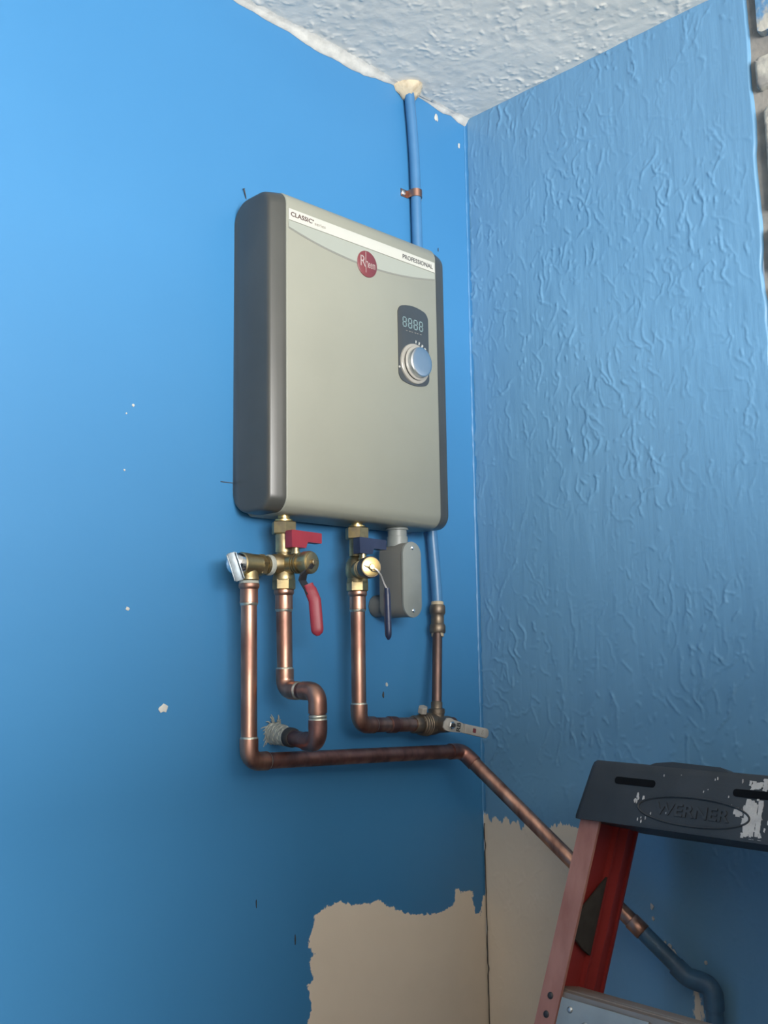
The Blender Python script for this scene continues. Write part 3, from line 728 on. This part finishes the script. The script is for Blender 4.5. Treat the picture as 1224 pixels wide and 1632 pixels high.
elbow(p1, K4, (K4 - K3), (0, 0, -1), rad=.017, sl=.016, m='bluepipe', ring=None, rr=.0135)
G().cyl(K4 - Vector((0, 0, .02)), (K4.x, K4.y, .0), R * 1.06).obj('painted_pipe', 'bluepipe', p1, 50)

# inlet S-bend into the wall
p2 = thing('inlet_pipe', 'copper S-bend pipe from red-handled valve turning back into the wall', 'pipe', (-.4735, VY, 1.35))
adapter(p2, (-.475, VY, 1.5460), .0265)
Y2 = -.1185
E1, E2, E3 = Vector((-.4735, VY, 1.4075)), Vector((-.4735, Y2, 1.4075)), Vector((-.4735, Y2, 1.3385))
W0 = Vector((-.4530, .004, 1.3470)); d3 = (W0 - E3).normalized()
a, b = elbow(p2, E1, (0, 0, -1), (0, -1, 0), rad=.016)
G().cyl((-.475, VY, 1.519), a, R).obj('pipe', 'copper', p2, 50)
a_, b_ = elbow(p2, E2, (0, -1, 0), (0, 0, -1), rad=.016, ring=None)
c_, d_ = elbow(p2, E3, (0, 0, -1), d3, rad=.016, sl=.014, m='copperd')
G().cyl(b, a_, R).obj('pipe', 'copperd', p2, 50)
G().cyl(b_, c_, R).obj('pipe', 'copper', p2, 50)
G().lathe((-.4735, Y2, (b_.z + c_.z) / 2 + .0025), (0, 0, -1), [(0, .0111), (.001, .0122), (.004, .0122), (.005, .0111)], 24).obj('solder_ring', 'solder', p2, 50)
G().cyl(d_, W0, R).obj('pipe', 'copperd', p2, 50)
wr = [];
for i in range(130):                               # stringy white wrap round the stub at the wall
    s = i / 129; pp = W0 - d3 * (.004 + .044 * s); u, v, _ = frame_of(d3); a = i * .62
    wr.append(pp + (u * math.cos(a) + v * math.sin(a)) * (.0118 + .0010 * math.sin(i * 2.3) + .003 * (1 - s) ** 2))
G().tube(wr, .0019, 6).obj('wrap', 'teflon', p2, 60)
G().lathe(W0 - d3 * .062, d3, [(0, .0118), (.003, .0134), (.012, .0136), (.015, .012)], 20).obj('black_tape', 'rubber', p2, 50)
g = G()
for i in range(26):                               # fraying filler smeared on the wall round the hole
    a = random.uniform(-2.2, 1.6) + math.pi * .75; r0 = random.uniform(.010, .014); r1 = r0 + random.uniform(.004, .013)
    q0 = Vector((-.4560 + r0 * math.cos(a), -.001, 1.3480 + r0 * math.sin(a))); q1 = Vector((-.4560 + r1 * math.cos(a + .3), -.001, 1.3480 + r1 * math.sin(a + .3)))
    g.tube([q0, q0.lerp(q1, .5) + Vector((0, -.0015, .001)), q1], [.0012, .0009, .0004], 5)
g.obj('frayed_filler', 'teflon', p2, 60)['kind'] = 'stuff'

# outlet drop and cross run
p3 = thing('outlet_pipe', 'copper pipe dropping from blue-handled valve to the corner shutoff', 'pipe', (-.3345, VY, 1.345))
adapter(p3, (-.3345, VY, 1.5485), .0265)
T0 = Vector((-.334, VY, 1.3530)); T1 = Vector((-.165, -.043, 1.3445)); dT = (T1 - T0).normalized()
a, b = elbow(p3, T0, (0, 0, -1), dT, m='copper')
G().cyl((-.3345, VY, 1.5215), a, R).obj('pipe', 'copper', p3, 50)
cend = T0 + dT * .128
G().cyl(b, cend, R).obj('pipe', 'copper', p3, 50)
G().lathe(T0 + dT * .062, dT, [(0, .0111), (.001, .0125), (.016, .0125), (.017, .0111)], 24).obj('coupling', 'copperd', p3, 50)

# corner shutoff valve with ivory lever
sv = thing('shutoff_valve', 'old ball valve with ivory lever in the corner', 'valve', (-.165, -.043, 1.33))
S0 = T0 + dT * .118
b = G()
b.lathe(S0, dT, [(0, .0125), (.002, .0138), (.014, .0138), (.016, .0128)], 28)
b.lathe(S0 + dT * .016, dT, [(0, .0140), (.003, .0150), (.022, .0172), (.034, .0165), (.046, .0135), (.070, .0130)], 28)
b.obj('body', 'coup', sv, 35)
for k, (o_, r_) in enumerate(((.017, .0162), (.0215, .0172), (.026, .0180), (.0305, .0184))):
    G().lathe(S0 + dT * o_, dT, [(0, r_ - .0012), (.001, r_), (.0024, r_), (.0034, r_ - .0012)], 28).obj('union_ring', 'coup', sv, 35)
TZ = S0 + dT * .058
G().lathe(TZ, (0, 0, 1), [(0, .0125), (.016, .0122), (.017, .0132), (.024, .0132), (.025, .010)], 24).obj('riser_socket', 'coup', sv, 35)
G().cyl(TZ + dT * .006, TZ + dT * .040, .0112).obj('outlet_stub', 'copperd', sv, 50)
bl0 = S0 + dT * .020 + Vector((0, -.002, .014)); bd = Vector((-.15, -.35, .9)).normalized()
G().lathe(bl0, bd, [(0, .0050), (.005, .0050)], 16).obj('bleed_stem', 'coup', sv, 40)
G().hexa(bl0 + bd * .004, bl0 + bd * .0145, .0078, .001, .2).obj('bleed_cap', 'lever', sv, 25)
sd = Vector((-.06, -1, 0)).normalized(); ld = Vector((1, -.06, -.215)).normalized()
LC = TZ - dT * .006 + sd * .034
G().lathe(TZ - dT * .006, sd, [(0, .0110), (.022, .0110), (.027, .0085), (.034, .0070)], 20).obj('stem', 'coup', sv, 40)
wv = sd.cross(ld).normalized()
if wv.z < 0: wv = -wv
out = [(-.0135, -.006), (-.012, .004), (-.006, .0098), (.002, .0105), (.010, .0088), (.017, .0088), (.019, .0062), (.022, .0062)]
base = [(-.0135, -.006), (-.013, .003), (-.008, .0096), (.000, .0110), (.008, .0092), (.017, .0088), (.027, .0074), (.027, -.0074), (.012, -.0090), (.000, -.0098), (-.009, -.0090)]
lev = G().prism(base, LC - sd * .0012, ld, wv, sd, .0026, .0004).obj('lever', 'lever', sv, 30)
st_ = LC + ld * .0262
G().prism([(0, -.0068), (.0065, -.0074), (.0065, .0074), (0, .0068)], st_ + sd * .0005, (ld - sd * .35).normalized(), wv, (sd + ld * .35).normalized(), .002).obj('lever_bend', 'lever', lev, 0)
st2 = st_ + (ld - sd * .35).normalized() * .006
gp = []
for i in range(9): a = -math.pi / 2 + math.pi * i / 8; gp.append((.050 + .0068 * math.cos(a) * .9, .0078 * math.sin(a)))
G().prism([(0, -.0072)] + gp + [(0, .0072)], st2, ld, wv, sd, .0042, .0011).obj('handle_sleeve', 'lever', lev, 30)
G().hexa(LC + sd * .001, LC + sd * .0075, .0062, .0008, .2).obj('lever_nut', 'chrome', lev, 25)
G().lathe(LC + sd * .007, sd, [(0, .0034), (.003, .0034), (.0036, .003)], 14).obj('stem_end', 'dsteel', lev, 40)
ff = lambda a, b, h: LC + ld * a + wv * b + sd * h
text_obj('lettering', 'RB', 'rubber', lev, ff(.0225, -.0070, .0015), wv, -ld, .0142, .0085, .0003, bold=.03)
G().prism(rrect(.0072, .0068, .0008), st2 + ld * .022 + sd * .0042, ld, wv, sd, .0003).obj('red_mark', 'maroon', lev, 0)
text_obj('lettering', 'ON', 'inkfade', lev, st2 + ld * .043 + wv * -.0035 + sd * .0042, wv, -ld, .007, .0045, .0003)

# riser, push coupling, blue tube
CT = Vector((-.1265, -.020, 1.534)); CB = Vector((-.1300, -.0225, 1.488))
rs = thing('copper_riser', 'thin dark copper riser between corner shutoff and blue tube', 'pipe', (TZ.x, TZ.y, 1.36))
G().cyl(TZ + Vector((0, 0, .018)), CB + Vector((0, 0, .012)), .0080).obj('pipe', 'copperx', rs, 50)
G().lathe(TZ + Vector((0, 0, .022)), (CB - TZ), [(0, .0092), (.012, .0092), (.013, .0082)], 20).obj('solder_cup', 'coup', rs, 50)
cp = thing('push_coupling', 'dark push-fit coupling joining blue tube to copper riser', 'coupling', CB)
dC = (CT - CB).normalized(); LC_ = (CT - CB).length
G().lathe(CB, dC, [(0, .0118), (.002, .0132), (.012, .0132), (.014, .0120), (.016, .0108), (.029, .0108), (.031, .0120), (.033, .0132), (.043, .0132), (LC_, .0120)], 28).obj('body', 'coup', cp, 35)
for q, d in ((CB, -dC), (CT, dC)):
    G().lathe(q, d, [(-.001, .0104), (.005, .0104), (.0058, .0098)], 24).obj('release_collar', 'tan', cp, 35)
pexp = [(-.1650, -.0115, 2.4425), (-.1615, -.0115, 2.424), (-.1585, -.0115, 2.395), (-.1557, -.0115, 2.3683), (-.1532, -.0115, 2.335), (-.1512, -.0115, 2.3002), (-.1496, -.0115, 2.2431), (-.1480, -.0115, 2.1522),
        (-.1455, -.0115, 2.03), (-.1415, -.0118, 1.90), (-.1365, -.0125, 1.77), (-.1325, -.0135, 1.69), (-.1290, -.015, 1.635), (-.1262, -.0165, 1.59), (-.1258, -.0185, 1.556), (CT.x, CT.y, CT.z - .004)]
def catmull(P, n=4):
    P = [Vector(p) for p in P]; o = []
    for i in range(len(P) - 1):
        a, b, c, d = P[max(i - 1, 0)], P[i], P[i + 1], P[min(i + 2, len(P) - 1)]
        for k in range(n):
            t = k / n; o.append(.5 * ((2 * b) + (c - a) * t + (2 * a - 5 * b + 4 * c - d) * t * t + (3 * b - a - 3 * c + d) * t ** 3))
    return o + [P[-1]]
px_ = thing('supply_tube', 'blue plastic water tube from ceiling down behind the heater', 'tube', (-.1265, -.02, 1.53))
G().tube(catmull(pexp), .0090, 24).obj('tube', 'pex', px_, 60)
# copper strap clip
cl = thing('pipe_strap', 'copper strap holding blue tube to the wall above the heater', 'strap', (-.1497, 0, 2.242))
pc_ = Vector((-.1496, -.0115, 2.2435)); vs = []
prof = [(-.026, -.0006), (-.0105, -.0006)] + [(-.0102 * math.cos(a), -.0115 - .0102 * math.sin(a)) for a in np.linspace(0.0, math.pi, 13)] + [(.0105, -.0006), (.0235, -.0006)]
strap_path([(pc_.x + a, b, pc_.z) for a, b in prof], .0135, .0014, (0, 0, 1)).obj('strap', 'copper', cl, 40)
for dx in (-.0205, .0185):
    sc = G().lathe((pc_.x + dx, -.001, pc_.z), (0, -1, 0), [(0, .0055), (.0022, .0050), (.0036, .003)], 16).obj('screw', 'steel', cl, 40)
# conduit box
cb = thing('conduit_box', 'grey plastic conduit elbow box below the heater', 'conduit box', (-.2475, -.045, 1.512))
bxx, bz0, bz1 = -.2475, 1.5095, 1.6255
bc = (bz0 + bz1) / 2; hh = bz1 - bz0
outl = rrect(.040, hh, .0199, 8)
lo = [(a, b) for a, b in outl]
b = G().prism(rrect(.0385, hh - .002, .016, 6), (bxx, -.028, bc), U, V, NY, .0485, .001)
b.obj('body', 'pvc', cb, 40)
cv = G().prism(outl, (bxx, -.0768, bc), U, V, NY, .0038, .0008).obj('cover', 'pvcl', cb, 35)
for zz in (bz0 + .0105, bz1 - .0095):
    G().lathe((bxx, -.0806, zz), NY, [(0, .0032), (.0012, .0030), (.0022, .0018)], 14).obj('screw', 'chrome', cv, 40)
hb = G()
hb.lathe((bxx, -.049, HZ0 + .0005), (0, 0, -1), [(0, .0165), (.002, .0175), (.004, .0175), (.0045, .0150), (.014, .0150), (.0145, .0165), (.030, .0165)], 28)
hb.obj('hub', 'pvcl', cb, 35)
G().lathe((bxx, -.030, 1.5300), (0, 1, 0), [(0, .0165), (.022, .0165), (.024, .0175), (.029, .0175)], 28).obj('wall_hub', 'pvc', cb, 35)
# foam where the tube leaves by the ceiling
fo = G(); n = 14
vs = []; fs = []
ringz = [(0, 1.0), (.25, .95), (.5, .8), (.75, .62), (1, .42)]
for zz, sc_ in ringz:
    for k in range(n):
        a = math.pi * k / (n - 1)
        rr_ = sc_ * (1 + random.uniform(-.14, .14))
        vs.append((-.160 - .027 * rr_ * math.cos(a) + .004 * (1 - sc_), -.0005 - .034 * rr_ * math.sin(a), CEIL + .001 - .024 * zz + random.uniform(-.002, .002)))
for i in range(len(ringz) - 1):
    for k in range(n - 1): a = i * n + k; fs.append((a, a + 1, a + 1 + n, a + n))
fs.append(tuple(range((len(ringz) - 1) * n, len(ringz) * n)))
fm = put('foam_plug', vs, fs, 'foam', None, 60)
fm['label'] = 'cream filler foam around blue tube at the ceiling'; fm['category'] = 'foam'
# nail left in the wall
nl = thing('nail', 'small rusty nail in the wall above heater\'s left corner', 'nail', (-.5065, 0, 2.128))
G().tube([(-.5040, .002, 2.1240), (-.5085, -.002, 2.1315), (-.5125, -.004, 2.1385)], .0010, 8).obj('shank', 'dsteel', nl)
G().lathe((-.5125, -.004, 2.1385), (-.4, -.3, .8), [(0, .0018), (.0008, .0018)], 10).obj('head', 'dsteel', nl)

# ------------------------------------------------------------------ step ladder leaning on the right wall
LEAN = math.radians(14.0); TILT = math.radians(1.0)
ROT = Matrix.Rotation(LEAN, 3, 'Y') @ Matrix.Rotation(TILT, 3, 'X')
LTOP = 1.347                                       # length along the ladder
yc0 = -.515
basex = -.180 - LTOP * math.sin(LEAN)
lad = thing('step_ladder', 'red fibreglass step ladder with black top cap leaning on the wall', 'ladder', (basex, yc0 - LTOP * math.sin(TILT) * -1, 0), rot=ROT)
LM = lad.matrix_world.copy()
def lw(x, y, z): return LM @ Vector((x, y, z))
LX, LY, LZ = (LM.to_3x3() @ Vector(a) for a in ((1, 0, 0), (0, 1, 0), (0, 0, 1)))
capb = LTOP - .080
# top cap: slightly flared shell
ring = []
def capring(z, hw, d0, d1, r):
    o = rrect(2 * hw, d1 - d0, r, 5); return [lw((d0 + d1) / 2 + p[1], p[0], z) for p in o]
loft([capring(capb, .1835, -.010, .166, .012), capring(capb + .004, .1835, -.0105, .166, .012), capring(LTOP - .010, .1735, .000, .158, .012), capring(LTOP - .003, .1720, .002, .156, .012), capring(LTOP, .1690, .005, .153, .010)], 'top_cap', 'black', lad, 35)
capo = [o for o in bpy.data.objects if o.name.startswith('top_cap')][0]
def capf(y, z, h=0.0):                             # point on the cap's front face (z measured up from cap bottom)
    f_ = z / .072; return lw(-.0105 + .0105 * f_ - h, y, capb + z)
fn_ = (capf(0, .04) - capf(0, .0)).normalized(); fnx = LY.cross(fn_).normalized()
if fnx.x > 0: fnx = -fnx
# raised ridge on the upper edge
G().prism([(-.054, 0), (.058, 0), (.046, .0055), (-.020, .0070), (-.044, .0040)], lw(.004, .030, LTOP - .001), -LY, LZ, LX, .03, .002).obj('cap_ridge', 'black', capo, 30)
def slot(y0, y1, z):
    w = abs(y1 - y0); G().prism(rrect(w, .0092, .004, 4), capf((y0 + y1) / 2, z, .0002), LY, fn_, fnx, .0006).obj('slot', 'blackdeep', capo, 0)
slot(.128, .068, .0555); slot(-.038, -.100, .0555)
# oval maker's emblem: raised rim and lettering
ov = [( .075 * math.cos(a), .0175 * math.sin(a)) for a in np.linspace(0, 2 * math.pi, 49)[:-1]]
yo, zo = .012, .026
G().tube([capf(yo + a, zo + b, .0006) for a, b in ov] + [capf(yo + ov[0][0], zo, .0006)], .0014, 6).obj('emblem_rim', 'black', capo, 60)
text_obj('lettering', 'WERNER', 'black', capo, capf(yo + .050, zo - .0075, .0002), -LY, fn_, .100, .0155, .0016, bold=.02)
# dried paint
def splat(y, z, sy, sz, n, r, jit=.4):
    g = G()
    for _ in range(n):
        a, b = random.gauss(0, .42), random.gauss(0, .42)
        g.prism(blob_outline(r * random.uniform(.5, 1.2), 9, jit, .6, 1.5), capf(y + a * sy, max(.002, min(.07, z + b * sz)), -.0002), LY, fn_, fnx, random.uniform(.0006, .0011))
    g.obj('paint_splash', 'splash', capo, 0)['kind'] = 'stuff'
def brushmark(y, z0, z1, w, n):
    g = G()
    for k in range(n):
        yy = y + random.uniform(-w / 2, w / 2); a, b = sorted((random.uniform(z0, z1), random.uniform(z0, z1)))
        b = max(b, a + .006); hw_ = random.uniform(.0012, .0030); pts = []
        m_ = 6
        for i in range(m_ + 1): pts.append((-hw_ * random.uniform(.5, 1.2), a + (b - a) * i / m_))
        for i in range(m_, -1, -1): pts.append((hw_ * random.uniform(.5, 1.2), a + (b - a) * i / m_))
        zc = (a + b) / 2
        g.prism([(p[0], p[1] - zc) for p in pts], capf(yy, zc, -.0002), LY, fn_, fnx, .0006 + .0005 * random.random())
    g.obj('paint_splash', 'splash', capo, 0)['kind'] = 'stuff'
brushmark(-.068, .0605, .0715, .024, 20); brushmark(-.0655, .005, .050, .020, 44); brushmark(-.067, .003, .012, .026, 14); brushmark(-.047, .026, .034, .010, 8)
splat(.086, .036, .012, .008, 7, .0022); splat(.075, .012, .03, .016, 6, .0012); splat(.01, .05, .10, .03, 8, .0009); splat(-.02, .071, .09, .004, 6, .0018); splat(-.09, .02, .02, .02, 8, .0018)

def rail_pt(s, hw_top, hw_bot, z): return s * (hw_bot + (hw_top - hw_bot) * z / capb)
HT, HB = .1765, .352
def rail(s, x0, x1, th, fl, name, mf, mw, z0=0.0, inset=0.0):
    """C-section rail: web across the ladder's depth, flanges turned inwards"""
    sec_web = [(x0 + .003, 0), (x1, 0), (x1, -th), (x0 + .003, -th)]
    z1_ = capb + .02
    def ext(sec, nm, m, par):
        g = G(); vs = []
        for z in (z0, z1_):
            yb = rail_pt(1, HT - inset, HB - inset, z)
            vs += [lw(x, s * (yb + y), z) for x, y in sec]
        k = len(sec); fs = [(i, (i + 1) % k, (i + 1) % k + k, i + k) for i in range(k)] + [tuple(reversed(range(k))), tuple(range(k, 2 * k))]
        return g.add(vs, fs).obj(nm, m, par, 0)
    r_ = ext(sec_web, name, mw, lad)
    ext([(x0, 0), (x0 + .0045, 0), (x0 + .0045, -fl), (x0, -fl)], 'front_flange', mf, r_)
    ext([(x1 - .0040, -th), (x1, -th), (x1, -fl * .42), (x1 - .0040, -fl * .42)], 'rear_flange', mw, r_)
    return r_
rails = {}
for s in (1, -1):
    rails[s] = rail(s, 0, .078, .0045, .0295, 'front_rail', 'frpworn', 'frp')
    rail(s, .086, .128, .004, .018, 'rear_rail', 'frp', 'frp', inset=.003)
    # dark triangular plate on the inside of the rail
    zb = capb - .135; yb = rail_pt(1, HT, HB, zb)
    tri = [(.0675, .068), (.060, .060), (.016, .012), (.013, -.002), (.020, -.014), (.050, -.030), (.0675, -.036)]
    G().prism([(a + .006, b) for a, b in tri], lw(0, s * (yb - .0048 - .004), zb), LX, (LZ + s * LY * ((HT - HB) / capb)).normalized(), -s * LY, .004, .001).obj('dark_tri_plate', 'dark', lad, 30)
k = 0
for zst in (1.052, .745, .44, .14):
    yb = rail_pt(1, HT, HB, zst) - .006
    g = G()
    sec = [(.006, 0), (.010, .0018)]
    for i in range(9):
        x = .014 + i * .0068; sec += [(x, .0018), (x + .001, .0032), (x + .0042, .0032), (x + .0052, .0018)]
    sec += [(.077, .0), (.077, -.03), (.0735, -.03), (.0735, -.004), (.010, -.004), (.010, -.055), (.006, -.055)]
    vs = [lw(x, y, zst + z) for y in (yb, -yb) for x, z in sec]; n = len(sec)
    fs = [(i, (i + 1) % n, (i + 1) % n + n, i + n) for i in range(n)] + [tuple(reversed(range(n))), tuple(range(n, 2 * n))]
    stp = g.add(vs, fs).obj('step', 'tread', lad, 0)
    for s in (1, -1):
        y0_, y1_ = s * (yb - .022), s * (yb - .155)
        lo_ = rail_pt(1, HT, HB, zst - .05) - .03
        br = G().prism([(s * (yb - .0235), -.006), (s * (yb - .150), -.006), (s * (yb - .135), -.055), (s * (yb - .0165), -.055)], lw(.0045, 0, zst), LY, LZ, -LX, .0022, .0005).obj('step_bracket', 'bracket', stp, 30)
        for (dy, dz, r_) in ((.038, -.018, .0042), (.062, -.032, .0052)):
            G().lathe(lw(.0024, s * (yb - dy), zst + dz), -LX, [(0, r_), (.0014, r_ * .85), (.0024, r_ * .4)], 14).obj('bolt', 'steel', stp, 50)
        for dz in (-.008, -.031, -.054):
            yy = rail_pt(1, HT, HB, zst + dz)
            G().lathe(lw(.0002, s * (yy - .0148), zst + dz), -LX, [(0, .0046), (.0012, .0040), (.002, .002)], 14).obj('rivet', 'dsteel', rails[s], 50)
